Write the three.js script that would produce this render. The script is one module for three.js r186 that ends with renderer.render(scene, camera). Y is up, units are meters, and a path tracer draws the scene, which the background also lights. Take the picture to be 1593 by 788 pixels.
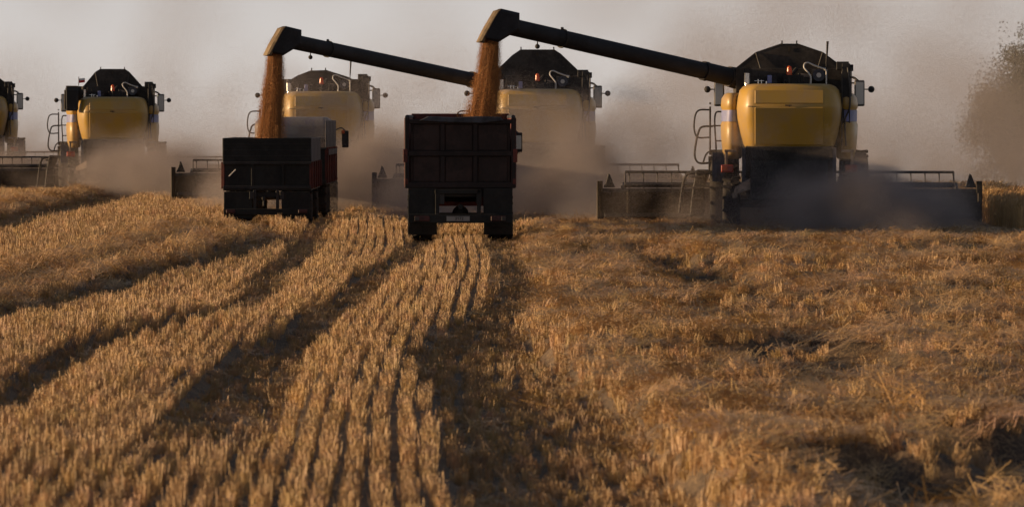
import * as THREE from 'three';
import { mergeGeometries, toCreasedNormals } from 'three/addons/utils/BufferGeometryUtils.js';
import { RoundedBoxGeometry } from 'three/addons/geometries/RoundedBoxGeometry.js';

// ------------------------------------------------------------------ camera, sky, sun, exposure
const scene = new THREE.Scene();
const F = 7000, HZ = 178, CX = 796.5, EYE = 2.86;              // lens in photograph pixels, horizon row, centre column, eye height
const camera = new THREE.PerspectiveCamera(2 * Math.atan(394 / F) * 180 / Math.PI, 1593 / 788, 0.5, 3000);
camera.position.set(0, EYE, 0);
camera.rotation.x = -Math.atan((394 - HZ) / F);
camera.focus = 100; camera.userData.fStop = 4.5;

const sunAz = 0.5 * Math.PI / 180, sunEl = 7.6 * Math.PI / 180;  // low on the left, a little beyond the machines
const sunDir = new THREE.Vector3(-Math.cos(sunEl) * Math.cos(sunAz), Math.sin(sunEl), -Math.cos(sunEl) * Math.sin(sunAz));
const sun = new THREE.DirectionalLight(new THREE.Color().setRGB(1.0, 0.68, 0.38), 5.0);
sun.position.copy(sunDir).multiplyScalar(300).add(new THREE.Vector3(0, 0, -100));
sun.target.position.set(0, 0, -100);
sun.castShadow = true; sun.shadow.radius = 1.6;
sun.shadow.mapSize.set(4096, 4096);
Object.assign(sun.shadow.camera, { left: -110, right: 110, top: 60, bottom: -60, near: 1, far: 700 });
scene.add(sun, sun.target);
{ // dusty evening sky: even round the compass, a little cooler and dimmer overhead
  const W = 64, H = 256, d = new Float32Array(W * H * 4);
  for (let j = 0; j < H; j++) for (let i = 0; i < W; i++) {
    const el = Math.max(0, ((j + 0.5) / H - 0.5) * Math.PI), k = 1 - Math.exp(-el / 0.17), o = (j * W + i) * 4;
    d[o] = 0.505 * (1 - k) + 0.062 * k; d[o + 1] = 0.472 * (1 - k) + 0.078 * k; d[o + 2] = 0.448 * (1 - k) + 0.112 * k; d[o + 3] = 1;
  }
  const sky = new THREE.DataTexture(d, W, H, THREE.RGBAFormat, THREE.FloatType);
  sky.mapping = THREE.EquirectangularReflectionMapping; sky.magFilter = sky.minFilter = THREE.LinearFilter; sky.needsUpdate = true;
  scene.background = sky; scene.environment = sky;
}
const renderer = new THREE.WebGLRenderer({ antialias: true });
renderer.setSize(1024, 506);
renderer.toneMapping = THREE.LinearToneMapping;
renderer.toneMappingExposure = 1.36;
renderer.shadowMap.enabled = true;

// ------------------------------------------------------------------ helpers
function rngOf(a) { return () => { a |= 0; a = a + 0x6D2B79F5 | 0; let t = Math.imul(a ^ a >>> 15, 1 | a); t = t + Math.imul(t ^ t >>> 7, 61 | t) ^ t; return ((t ^ t >>> 14) >>> 0) / 4294967296; }; }
const R = rngOf(7);
const rr = (a, b, r = R) => a + (b - a) * r();
const gauss = (r = R) => Math.sqrt(-2 * Math.log(1 - r() * 0.999999)) * Math.cos(6.28318 * r());
const clamp = (x, a, b) => Math.min(b, Math.max(a, x));
const smooth = (a, b, x) => { const t = clamp((x - a) / (b - a), 0, 1); return t * t * (3 - 2 * t); };
function hash(x, y, z) { let h = Math.imul(x, 374761393) + Math.imul(y, 668265263) + Math.imul(z, 2147483647 ^ 0x5bd1e995) | 0; h = Math.imul(h ^ h >>> 13, 1274126177); return ((h ^ h >>> 16) >>> 0) / 4294967296; }
function noise3(x, y, z) {
  const xi = Math.floor(x), yi = Math.floor(y), zi = Math.floor(z); let u = x - xi, v = y - yi, w = z - zi;
  u = u * u * (3 - 2 * u); v = v * v * (3 - 2 * v); w = w * w * (3 - 2 * w);
  const L = (a, b, t) => a + (b - a) * t;
  return L(L(L(hash(xi, yi, zi), hash(xi + 1, yi, zi), u), L(hash(xi, yi + 1, zi), hash(xi + 1, yi + 1, zi), u), v),
    L(L(hash(xi, yi, zi + 1), hash(xi + 1, yi, zi + 1), u), L(hash(xi, yi + 1, zi + 1), hash(xi + 1, yi + 1, zi + 1), u), v), w);
}
const fbm = (x, y, z = 0.5, n = 4) => { let s = 0, a = 0.5, t = 0; for (let i = 0; i < n; i++) { s += a * noise3(x, y, z); t += a; x = x * 2.03 + 17.1; y = y * 2.03 + 5.7; z = z * 2.03 + 9.2; a *= 0.5; } return s / t; };
const V = (x, y, z) => new THREE.Vector3(x, y, z);
const rgb = (r, g, b) => new THREE.Color().setRGB(r, g, b);
const plain = (g) => { const n = g.index ? g.toNonIndexed() : g; for (const k of Object.keys(n.attributes)) if (!['position', 'normal', 'uv'].includes(k)) n.deleteAttribute(k); return n; };
const E = new THREE.Euler(), Q = new THREE.Quaternion(), M4 = new THREE.Matrix4();
function put(g, x = 0, y = 0, z = 0, rx = 0, ry = 0, rz = 0) { return g.applyMatrix4(new THREE.Matrix4().compose(V(x, y, z), new THREE.Quaternion().setFromEuler(new THREE.Euler(rx, ry, rz)), V(1, 1, 1))); }
const box = (w, h, d, x = 0, y = 0, z = 0, rx = 0, ry = 0, rz = 0) => plain(put(new RoundedBoxGeometry(w, h, d, 1, Math.min(0.012, w / 4, h / 4, d / 4)), x, y, z, rx, ry, rz));
const rbox = (w, h, d, r, x = 0, y = 0, z = 0, rx = 0, ry = 0, rz = 0) => plain(put(new RoundedBoxGeometry(w, h, d, 4, r), x, y, z, rx, ry, rz));
function rod(a, b, r0, r1 = r0, seg = 10, open = false) {
  const d = b.clone().sub(a), g = new THREE.CylinderGeometry(r1, r0, d.length(), seg, 1, open);
  g.applyQuaternion(new THREE.Quaternion().setFromUnitVectors(V(0, 1, 0), d.normalize()));
  return plain(g.translate((a.x + b.x) / 2, (a.y + b.y) / 2, (a.z + b.z) / 2));
}
const tube = (pts, r, seg = 8) => plain(new THREE.TubeGeometry(new THREE.CatmullRomCurve3(pts.map((p) => V(...p)), false, 'centripetal'), pts.length * 8, r, seg));
function prism(pts, depth, x, y, z, bevel = 0.012, ry = 0) { // outline in x,y pushed along z, centred on z
  const s = new THREE.Shape(pts.map((p) => new THREE.Vector2(...p)));
  const g = new THREE.ExtrudeGeometry(s, { depth: depth - 2 * bevel, bevelEnabled: bevel > 0, bevelSize: bevel, bevelThickness: bevel, bevelOffset: -bevel, bevelSegments: 1, curveSegments: 10 });
  g.translate(0, 0, -depth / 2 + bevel); if (ry) g.rotateY(ry);
  return plain(g.translate(x, y, z));
}
function quadGeo(a, b, c, d, th = 0.02) { // a thin plate with thickness between four corners
  const n = b.clone().sub(a).cross(d.clone().sub(a)).normalize().multiplyScalar(th / 2), P = [];
  const up = [a, b, c, d].map((p) => p.clone().add(n)), dn = [a, b, c, d].map((p) => p.clone().sub(n));
  const q = (p0, p1, p2, p3) => P.push(p0, p1, p2, p0, p2, p3);
  q(...up); q(dn[3], dn[2], dn[1], dn[0]);
  for (let i = 0; i < 4; i++) q(up[i], dn[i], dn[(i + 1) % 4], up[(i + 1) % 4]);
  const g = new THREE.BufferGeometry().setFromPoints(P); g.computeVertexNormals(); g.setAttribute('uv', new THREE.Float32BufferAttribute(new Float32Array(P.length * 2), 2)); return g;
}
function metreUV(g, s = 1) { // texture coordinates in metres, by the way each face points
  const p = g.attributes.position, n = g.attributes.normal, uv = new Float32Array(p.count * 2);
  for (let i = 0; i < p.count; i += 3) {
    let nx = 0, ny = 0, nz = 0; for (let k = 0; k < 3; k++) { nx += n.getX(i + k); ny += n.getY(i + k); nz += n.getZ(i + k); }
    nx = Math.abs(nx); ny = Math.abs(ny); nz = Math.abs(nz);
    for (let k = 0; k < 3; k++) {
      const x = p.getX(i + k), y = p.getY(i + k), z = p.getZ(i + k);
      const [a, b] = nx >= ny && nx >= nz ? [z, y] : ny >= nz ? [x, z] : [x, y];
      uv[(i + k) * 2] = a * s; uv[(i + k) * 2 + 1] = b * s;
    }
  }
  g.setAttribute('uv', new THREE.BufferAttribute(uv, 2)); return g;
}
const taken = new Map();
function numbered(name) { const n = taken.get(name) || 0; taken.set(name, n + 1); return n ? name + '_' + String(n).padStart(3, '0') : name; }
function part(parent, name, geos, mat, label) {
  const g = Array.isArray(geos) ? (geos.length > 1 ? mergeGeometries(geos) : geos[0]) : geos;
  const m = new THREE.Mesh(g.index ? g : metreUV(g), mat); m.name = name; m.castShadow = m.receiveShadow = true; parent.add(m);
  if (label) m.userData.label = label;
  return m;
}
function thing(name, label, category, group) { const o = new THREE.Group(); o.name = numbered(name); o.userData = { label, category }; if (group) o.userData.group = group; scene.add(o); return o; }
// a section lofted upwards: levels [y, halfWidth, zBack, zFront, cornerRadius]
function loft(levels, seg = 7) {
  const rings = levels.map(([y, hw, z1, z0, r, rb = r]) => {
    const out = [], c = [[hw - r, z1 - rb, 0], [-hw + r, z1 - rb, 1], [-hw + r, z0 + r, 2], [hw - r, z0 + r, 3]];
    for (const [x, z, k] of c) for (let i = 0; i <= seg; i++) { const a = (k + i / seg) * Math.PI / 2; out.push(V(x + Math.cos(a) * r, y, z + Math.sin(a) * (k < 2 ? rb : r))); }
    return out;
  });
  const n = rings[0].length, P = [], T = [];
  rings.forEach((q) => q.forEach((p) => P.push(p.x, p.y, p.z)));
  for (let j = 0; j < rings.length - 1; j++) for (let i = 0; i < n; i++) { const a = j * n + i, b = j * n + (i + 1) % n, c = a + n, d = b + n; T.push(a, c, b, b, c, d); }
  for (const [j, flip] of [[0, false], [rings.length - 1, true]]) { const c = P.length / 3, m = rings[j].reduce((s, p) => s.add(p), V(0, 0, 0)).divideScalar(n); P.push(m.x, m.y, m.z); for (let i = 0; i < n; i++) { const a = j * n + i, b = j * n + (i + 1) % n; flip ? T.push(c, b, a) : T.push(c, a, b); } }
  let g = new THREE.BufferGeometry(); g.setAttribute('position', new THREE.Float32BufferAttribute(P, 3)); g.setIndex(T);
  g = toCreasedNormals(g, 0.9); g.setAttribute('uv', new THREE.Float32BufferAttribute(new Float32Array(g.attributes.position.count * 2), 2)); return plain(g);
}
// pixel of the photograph at a distance -> point
const at = (u, v, D) => V((u - CX) * D / F, EYE + (HZ - v) * D / F, -D);

// ------------------------------------------------------------------ textures and materials
function tex(n, f, srgb = true, rep = 1) {
  const d = new Uint8Array(n * n * 4);
  for (let j = 0; j < n; j++) for (let i = 0; i < n; i++) { const c = f(i / n, j / n, i, j), o = (j * n + i) * 4; d[o] = clamp(c[0] * 255, 0, 255); d[o + 1] = clamp(c[1] * 255, 0, 255); d[o + 2] = clamp(c[2] * 255, 0, 255); d[o + 3] = 255; }
  const t = new THREE.DataTexture(d, n, n); t.magFilter = THREE.LinearFilter; t.minFilter = THREE.LinearMipmapLinearFilter; t.generateMipmaps = true; t.wrapS = t.wrapT = THREE.RepeatWrapping; t.repeat.set(rep, rep);
  if (srgb) t.colorSpace = THREE.SRGBColorSpace; t.needsUpdate = true; return t;
}
const tile = (f) => (u, v) => { const a = smooth(0, 0.25, u), b = smooth(0, 0.25, v); return (f(u, v) * a + f(u + 1, v) * (1 - a)) * b + (f(u, v + 1) * a + f(u + 1, v + 1) * (1 - a)) * (1 - b); };
const dustN = tile((u, v) => fbm(u * 6, v * 6, 1.5, 5)), fineN = tile((u, v) => fbm(u * 40, v * 40, 3.5, 3)), streakN = tile((u, v) => fbm(u * 22, v * 2.2, 6.5, 3));
const paintTex = tex(256, (u, v) => { const d = smooth(0.48, 0.75, dustN(u, v)) * 0.6 + smooth(0.5, 0.8, streakN(u, v)) * 0.35, f = 0.9 + 0.14 * (fineN(u, v) - 0.5); return [0.97 * f - d * 0.16, 0.97 * f - d * 0.17, 0.97 * f + d * 0.03]; }, true, 0.5);
const paintRough = tex(256, (u, v) => { const d = 0.5 + 0.5 * dustN(u, v); return [d, d, d]; }, false, 0.5);
const grimeTex = tex(256, (u, v) => { const d = smooth(0.4, 0.7, dustN(u, v)), f = 0.75 + 0.5 * (fineN(u, v) - 0.5) + d * 0.3; return [f, f * 0.97, f * 0.93]; }, true, 0.5);
const enc = (c) => (c < 0.0031308 ? c * 12.92 : 1.055 * Math.pow(c, 1 / 2.4) - 0.055);
const yellowTex = (amount, seed) => { const blot = tile((u, v) => fbm(u * 5 + seed, v * 5, seed, 5)), run = tile((u, v) => fbm(u * 26 + seed, v * 3, 6.5, 3)); return tex(512, (u, v) => { // yellow paint with caked field dust in patches and runs
  const d = clamp(amount * (0.25 + 1.1 * smooth(0.42, 0.66, blot(u, v)) + 0.5 * smooth(0.5, 0.75, run(u, v))) + 0.3 * (fineN(u, v) - 0.5), 0, 0.85);
  return [enc(0.42 + (0.32 - 0.42) * d), enc(0.25 + (0.225 - 0.25) * d), enc(0.026 + (0.125 - 0.026) * d)]; }, true, 0.37); };
const std = (o) => new THREE.MeshStandardMaterial(o);
const M = {
  yellowClean: new THREE.MeshPhysicalMaterial({ map: yellowTex(0.36, 2.5), roughness: 0.62, roughnessMap: paintRough, clearcoat: 0.25, clearcoatRoughness: 0.35 }),
  yellowDusty: new THREE.MeshPhysicalMaterial({ map: yellowTex(0.62, 7.5), roughness: 0.62, roughnessMap: paintRough, clearcoat: 0.25, clearcoatRoughness: 0.35 }),
  stripe: std({ color: rgb(0.30, 0.33, 0.55), map: paintTex, roughness: 0.5 }),
  dark: std({ color: rgb(0.030, 0.028, 0.028), map: grimeTex, roughness: 0.75 }),
  steel: std({ color: rgb(0.075, 0.072, 0.072), map: grimeTex, roughness: 0.6, metalness: 0.3 }),
  blueGrey: std({ color: rgb(0.075, 0.09, 0.14), map: grimeTex, roughness: 0.6 }),
  tank: std({ color: rgb(0.058, 0.050, 0.045), map: grimeTex, roughness: 0.85 }),
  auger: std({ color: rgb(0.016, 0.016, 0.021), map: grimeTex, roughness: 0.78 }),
  rubberLip: std({ color: rgb(0.20, 0.15, 0.09), map: grimeTex, roughness: 0.8 }),
  tyre: std({ color: rgb(0.035, 0.031, 0.028), map: grimeTex, roughness: 0.95 }),
  rim: std({ color: rgb(0.30, 0.20, 0.06), map: grimeTex, roughness: 0.7 }),
  chrome: std({ color: rgb(0.75, 0.73, 0.7), roughness: 0.25, metalness: 1 }),
  pipe: std({ color: rgb(0.55, 0.53, 0.5), roughness: 0.4 }),
  amber: new THREE.MeshPhysicalMaterial({ color: rgb(0.75, 0.14, 0.02), roughness: 0.25, transmission: 0.4, thickness: 0 }),
  red: new THREE.MeshPhysicalMaterial({ color: rgb(0.30, 0.03, 0.012), roughness: 0.35, clearcoat: 0.4 }),
  dullRed: std({ color: rgb(0.06, 0.010, 0.008), map: grimeTex, roughness: 0.6 }),
  glass: new THREE.MeshPhysicalMaterial({ color: rgb(0.75, 0.8, 0.8), roughness: 0.05, transmission: 1, thickness: 0 }),
  lens: new THREE.MeshPhysicalMaterial({ color: rgb(0.22, 0.22, 0.22), roughness: 0.15, metalness: 0.6 }),
  header: std({ color: rgb(0.070, 0.052, 0.028), map: grimeTex, roughness: 0.75 }),
  chaffPlate: std({ color: rgb(0.34, 0.27, 0.22), map: grimeTex, roughness: 0.8 }),
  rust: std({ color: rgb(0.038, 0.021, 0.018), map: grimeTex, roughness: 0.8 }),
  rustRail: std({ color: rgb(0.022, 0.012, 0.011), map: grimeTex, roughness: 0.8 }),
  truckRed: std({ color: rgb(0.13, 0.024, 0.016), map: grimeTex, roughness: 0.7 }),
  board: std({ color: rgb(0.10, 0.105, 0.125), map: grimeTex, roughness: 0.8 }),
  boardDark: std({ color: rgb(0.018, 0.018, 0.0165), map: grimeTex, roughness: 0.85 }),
  tarp: std({ color: rgb(0.05, 0.055, 0.075), map: grimeTex, roughness: 0.7 }),
  cab: new THREE.MeshPhysicalMaterial({ color: rgb(0.25, 0.22, 0.2), map: paintTex, roughness: 0.5, clearcoat: 0.3 }),
  grain: std({ color: rgb(0.34, 0.155, 0.045), roughness: 0.85 }),
  white: std({ color: rgb(0.7, 0.7, 0.68), roughness: 0.7 }),
  flagRed: std({ color: rgb(0.55, 0.03, 0.03), roughness: 0.8, side: THREE.DoubleSide }),
};
{ // loose-grain relief for the heaps and the falling streams
  const g = tex(256, (u, v, i, j) => { const q = 0.55 + 0.45 * hash(i >> 1, j >> 1, 5) * (0.6 + 0.8 * dustN(u, v)); return [q, q * 0.96, q * 0.9]; }, true, 1.5);
  M.grain.map = g; M.grain.bumpMap = g; M.grain.bumpScale = 0.02;
}

// ------------------------------------------------------------------ the lie of the field
// tracks and windrows: [distance, x] lines, half width, strength
const line = (pts) => (D) => { if (D <= pts[0][0]) { const [a, b] = pts; return a[1] + (b[1] - a[1]) * (D - a[0]) / (b[0] - a[0]); } for (let i = 0; i < pts.length - 1; i++) if (D <= pts[i + 1][0]) { const [a, b] = [pts[i], pts[i + 1]], t = (D - a[0]) / (b[0] - a[0]); return a[1] + (b[1] - a[1]) * t; } return pts[pts.length - 1][1]; };
const trackT1 = line([[45, -5.15], [56, -5.3], [63.5, -4.1], [76, -4.1], [86, -4.2], [115, -4.9], [135, -5.2]]);
const trackT0 = line([[63, -7.25], [71, -6.9], [86, -5.75], [99, -5.35], [120, -6.9], [150, -7.4]]);
const trackT2 = line([[30, -2.2], [36, -2.45], [42, -2.75], [47, -2.85], [54, -2.95], [60, -2.75], [78, -2.35], [92, -2.05], [110, -2.0]]);
const trackT3 = line([[30, 0.6], [39, 0.42], [47, 0.0], [55, -0.45], [62, -0.35], [70, 0.02], [78, 0.18], [92, -0.2], [110, -0.3]]);
const trackTL = line([[100, -12.9], [116, -13.1], [143, -13.3], [164, -13.9]]);
const windW1 = line([[60, -9.3], [76, -8.7], [86, -8.25], [111, -7.95], [125, -7.5]]);
const windW2 = line([[60, -8.2], [71, -7.8], [82, -6.9], [100, -6.25], [118, -6.1]]);
const windW0 = line([[100, -14.3], [116, -14.5], [143, -14.8], [165, -15.3]]);
const edgeX = line([[30, 1.75], [39, 1.25], [47.4, 0.98], [55, 0.5], [62, 0.25], [70, 0.35], [76, 0.45], [90, 0.2], [104, 0.3], [125, 0.8]]);
const bell = (d, w) => { const t = Math.abs(d) / w; return t > 2.2 ? 0 : Math.exp(-t * t * 1.4); };
const flat = (d, w, s) => 1 - smooth(w - s, w + s, Math.abs(d));
function lay(x, D) {
  const wob = (fbm(D * 0.35, 3.3, 1.1, 2) - 0.5) * 0.5;
  const t = Math.max(
    flat(x - trackT1(D) - wob, 0.32, 0.1) * (D < 135 ? 1 : 0), flat(x - trackT0(D) - wob, 0.42, 0.12) * smooth(56, 62, D),
    flat(x - trackT2(D) - wob * 0.5, 0.32 + 0.24 * (1 - smooth(50, 60, D)), 0.12) * smooth(34, 45, D + wob * 4 + 6 * (fbm(x * 2.2, D * 0.8, 3.9, 2) - 0.5)), flat(x - trackT3(D) - wob * 0.5, 0.40 + 0.50 * (1 - smooth(52, 64, D)), 0.14),
    flat(x - trackTL(D) - wob, 0.7, 0.2) * smooth(98, 104, D), flat(x - windW1(D) - 1.05 - wob, 0.3, 0.1) * smooth(62, 68, D) * (1 - smooth(118, 124, D)));
  const lump = 0.55 + 0.9 * fbm(x * 1.1, D * 0.7, 2.2, 3);
  const w = Math.max(bell(x - windW1(D) - wob, 0.55) * smooth(60, 66, D) * (1 - smooth(108, 116, D)), bell(x - windW2(D) - wob, 0.6) * smooth(60, 66, D) * (1 - smooth(102, 110, D)), bell(x - windW0(D) - wob, 0.7) * smooth(98, 104, D)) * (D < 168 ? 1 : 0) * lump;
  const s = smooth(-0.12, 0.22, x - edgeX(D) - wob * 0.6) * (1 - smooth(118, 124, D));   // rough straw-covered ground on the right
  const p = s * smooth(2.0, 2.4, x + (D - 80) * 0.03) * (1 - smooth(3.7, 4.0, x + (D - 80) * 0.03 + wob)) * smooth(70, 73, D) * (1 - smooth(88, 93, D));   // worn hollow on the right
  const h = s * (1 - smooth(92, 100, D)) * smooth(0.515, 0.63, fbm(x / 1.9 + 3, D / 2.6, 6.6, 3)) * smooth(0.5, 1.2, x - edgeX(D));      // trampled hollows
  return { t: t * (1 - s), w: w * (1 - s), s, p, h };
}
function ground(x, D) {
  const near = (1 - smooth(170, 185, D)) * (1 - 0.75 * smooth(94, 106, D));
  let y = (fbm(x / 5 + 40, D / 9, 0.3, 3) - 0.5) * 0.22 * near + (fbm(x / 1.3 + 9, D / 1.7, 0.7, 2) - 0.5) * 0.05 * near;
  if (D < 172 && D > 20) { const q = lay(x, D); y += -(0.09 + 0.06 * (1 - smooth(56, 66, D))) * q.t - 0.3 * q.p - 0.26 * q.h + 0.15 * q.w + q.s * (0.13 + (fbm(x / 2.0, D / 3.0, 4.4, 3) - 0.5) * 0.5) * (1 - 0.85 * smooth(92, 104, D)); }
  y -= 0.030 * (D > 176 ? (D - 176) - 6 * (1 - Math.exp(-(D - 176) / 6)) : 0);             // beyond the combines the field falls away
  return y;
}
const lineup = (a, b, n) => Array.from({ length: n }, (_, i) => a + (b - a) * i / n);
{
  const xs = [-900, -500, -250, -140, -90, -60, -45, -36, -30, ...lineup(-26, -11, 50), ...lineup(-11, 9, 118), ...lineup(9, 22, 36), 22, 26, 32, 40, 55, 80, 130, 250, 500, 900];
  const ds = [-60, -20, 5, 16, 22, ...lineup(26, 90, 300), ...lineup(90, 140, 140), ...lineup(140, 190, 60), 190, 196, 204, 215, 230, 250, 280, 330, 400, 520, 760, 1100, 1500];
  const P = new Float32Array(xs.length * ds.length * 3), UV = new Float32Array(xs.length * ds.length * 2), T = []; let k = 0;
  ds.forEach((D, j) => xs.forEach((x, i) => { P[k * 3] = x; P[k * 3 + 1] = ground(x, D); P[k * 3 + 2] = -D; UV[k * 2] = x / 4; UV[k * 2 + 1] = -D / 4; k++; if (i && j) { const a = k - 1, b = k - 2, c = k - 1 - xs.length, d = c - 1; T.push(d, c, a, d, a, b); } }));
  const g = new THREE.BufferGeometry(); g.setAttribute('position', new THREE.BufferAttribute(P, 3)); g.setAttribute('uv', new THREE.BufferAttribute(UV, 2)); g.setIndex(T); g.computeVertexNormals();
  const n = 1024, px = new Float32Array(n * n * 3), r = rngOf(31);
  for (let j = 0; j < n; j++) for (let i = 0; i < n; i++) { const q = 0.75 + 0.5 * (fbm(i / 9, j / 9, 0.5, 3)), o = (j * n + i) * 3, c = smooth(0.45, 0.62, tile((u, v) => fbm(u * 12, v * 12, 8.5, 3))(i / n, j / n)); px[o] = (0.060 + 0.06 * c) * q; px[o + 1] = (0.042 + 0.038 * c) * q; px[o + 2] = (0.028 + 0.019 * c) * q; }
  for (let s = 0; s < 17000; s++) { // chaff and broken straw lying on the soil
    let x = r() * n, y = r() * n; const a = r() * 6.283, L = 4 + r() * 22, c = 0.6 + 0.6 * r();
    for (let q = 0; q < L; q++) { const o = (((y + Math.sin(a) * q + n * 2 | 0) % n) * n + (x + Math.cos(a) * q + n * 2 | 0) % n) * 3; px[o] = 0.36 * c; px[o + 1] = 0.245 * c; px[o + 2] = 0.125 * c; }
  }
  const lin = (c) => (c < 0.0031308 ? c * 12.92 : 1.055 * Math.pow(c, 1 / 2.4) - 0.055);
  const t = tex(n, (u, v, i, j) => { const o = (j * n + i) * 3; return [lin(px[o]), lin(px[o + 1]), lin(px[o + 2])]; });
  const m = new THREE.Mesh(g, std({ map: t, roughness: 0.95 })); m.name = 'ground'; m.receiveShadow = true; m.castShadow = true;
  m.userData = { kind: 'structure', label: 'brown soil of the harvested field strewn with chaff', category: 'ground' }; scene.add(m);
}

// ------------------------------------------------------------------ stubble, straw and standing wheat
function bladesGeo(list) { // thin upright strips: [base, tip, width, twist, bend]
  const P = [], N = [];
  for (const [a, b, w, tw, taper = 0.8] of list) {
    const ax = V(Math.cos(tw), 0, Math.sin(tw)).multiplyScalar(w / 2), nz = V(-Math.sin(tw), 0.25, Math.cos(tw)).normalize();
    const p = [a.clone().sub(ax), a.clone().add(ax), b.clone().addScaledVector(ax, taper), b.clone().addScaledVector(ax, -taper)];
    for (const i of [0, 1, 2, 0, 2, 3]) { P.push(p[i].x, p[i].y, p[i].z); N.push(nz.x, nz.y, nz.z); }
  }
  const g = new THREE.BufferGeometry(); g.setAttribute('position', new THREE.Float32BufferAttribute(P, 3)); g.computeVertexNormals(); return g;
}
function stubbleClump(seed) {
  const r = rngOf(seed), L = [];
  for (let i = 0; i < 62; i++) {
    const x = clamp(gauss(r), -1.7, 1.7) * 0.028, z = (r() - 0.5) * 0.38, h = 0.138 * (r() < 0.015 ? 1.25 + 0.3 * r() : 0.55 + 0.53 * r()), lx = gauss(r) * 0.014, lz = gauss(r) * 0.022;
    L.push([V(x, -0.03, z), V(x + lx, h, z + lz), 0.004 + 0.0035 * r(), r() * 3.14, 0.9]);
    if (r() < 0.3) { const b = 0.04 + r() * 0.14, s = r() * 6.28; L.push([V(x + lx * b * 4, b, z + lz * b * 4), V(x + Math.cos(s) * 0.035, b + 0.05 * (r() - 0.3), z + Math.sin(s) * 0.05), 0.007, r() * 3.14, 0.3]); }
  }
  return bladesGeo(L);
}
function strawHeap(seed, n, rad, hi) {
  const r = rngOf(seed), L = [];
  for (let i = 0; i < n; i++) {
    const q = rad * Math.sqrt(r()), a = r() * 6.283, c = V(Math.cos(a) * q, hi * r() * (1 - 0.6 * q / rad), Math.sin(a) * q), t = r() * 6.283, len = 0.05 + 0.11 * r(), up = gauss(r) * 0.3;
    const d = V(Math.cos(t), up, Math.sin(t)).normalize().multiplyScalar(len);
    L.push([c.clone().sub(d), c.clone().add(d), 0.0045 + 0.0045 * r(), t + 1.57 + gauss(r) * 0.5, 0.8]);
  }
  return bladesGeo(L);
}
function wheatClump(seed) {
  const r = rngOf(seed), L = [];
  for (let i = 0; i < 60; i++) {
    const x = (r() - 0.5) * 0.6, z = (r() - 0.5) * 0.6, h = 0.62 + 0.16 * r(), lx = 0.05 + gauss(r) * 0.05, lz = gauss(r) * 0.05, tw = r() * 3.14;
    L.push([V(x, -0.03, z), V(x + lx, h, z + lz), 0.005, tw, 1]);
    L.push([V(x + lx, h - 0.01, z + lz), V(x + lx * 1.9, h + 0.05, z + lz * 1.6), 0.016, tw, 0.5]);
    if (r() < 0.5) L.push([V(x, h * 0.5, z), V(x + gauss(r) * 0.1, h * 0.6, z + gauss(r) * 0.1), 0.009, tw, 0.2]);
  }
  return bladesGeo(L);
}
const strawMat = new THREE.MeshPhysicalMaterial({ color: 0xffffff, roughness: 0.6, side: THREE.DoubleSide, transmission: 0.18, thickness: 0 });
function scatter(name, label, category, geos, spots, mat = strawMat) { // one object nobody could count: instanced copies of a few clumps
  const root = new THREE.Group(); root.name = name; root.userData = { kind: 'stuff', label, category }; scene.add(root);
  const lots = geos.map(() => []); spots.forEach((s, i) => lots[(hash(i, 3, 9) * geos.length) | 0].push(s));
  geos.forEach((g, k) => {
    const im = new THREE.InstancedMesh(g, mat, lots[k].length); im.name = name + '_clump'; im.userData = { kind: 'stuff' }; im.castShadow = im.receiveShadow = true;
    lots[k].forEach((s, i) => { im.setMatrixAt(i, M4.compose(s.p, Q.setFromEuler(E.set(s.rx || 0, s.ry, s.rz || 0)), V(s.sx, s.sy, s.sz ?? s.sx))); im.setColorAt(i, s.c); });
    root.add(im);
  });
  return root;
}
const header_right = (D) => (D < 104 ? 99 : D < 118.5 ? 11.75 : D < 135 ? 5.4 : D < 148.5 ? -1.3 : D < 169.5 ? -9.5 : -17); // where the standing crop begins
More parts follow.
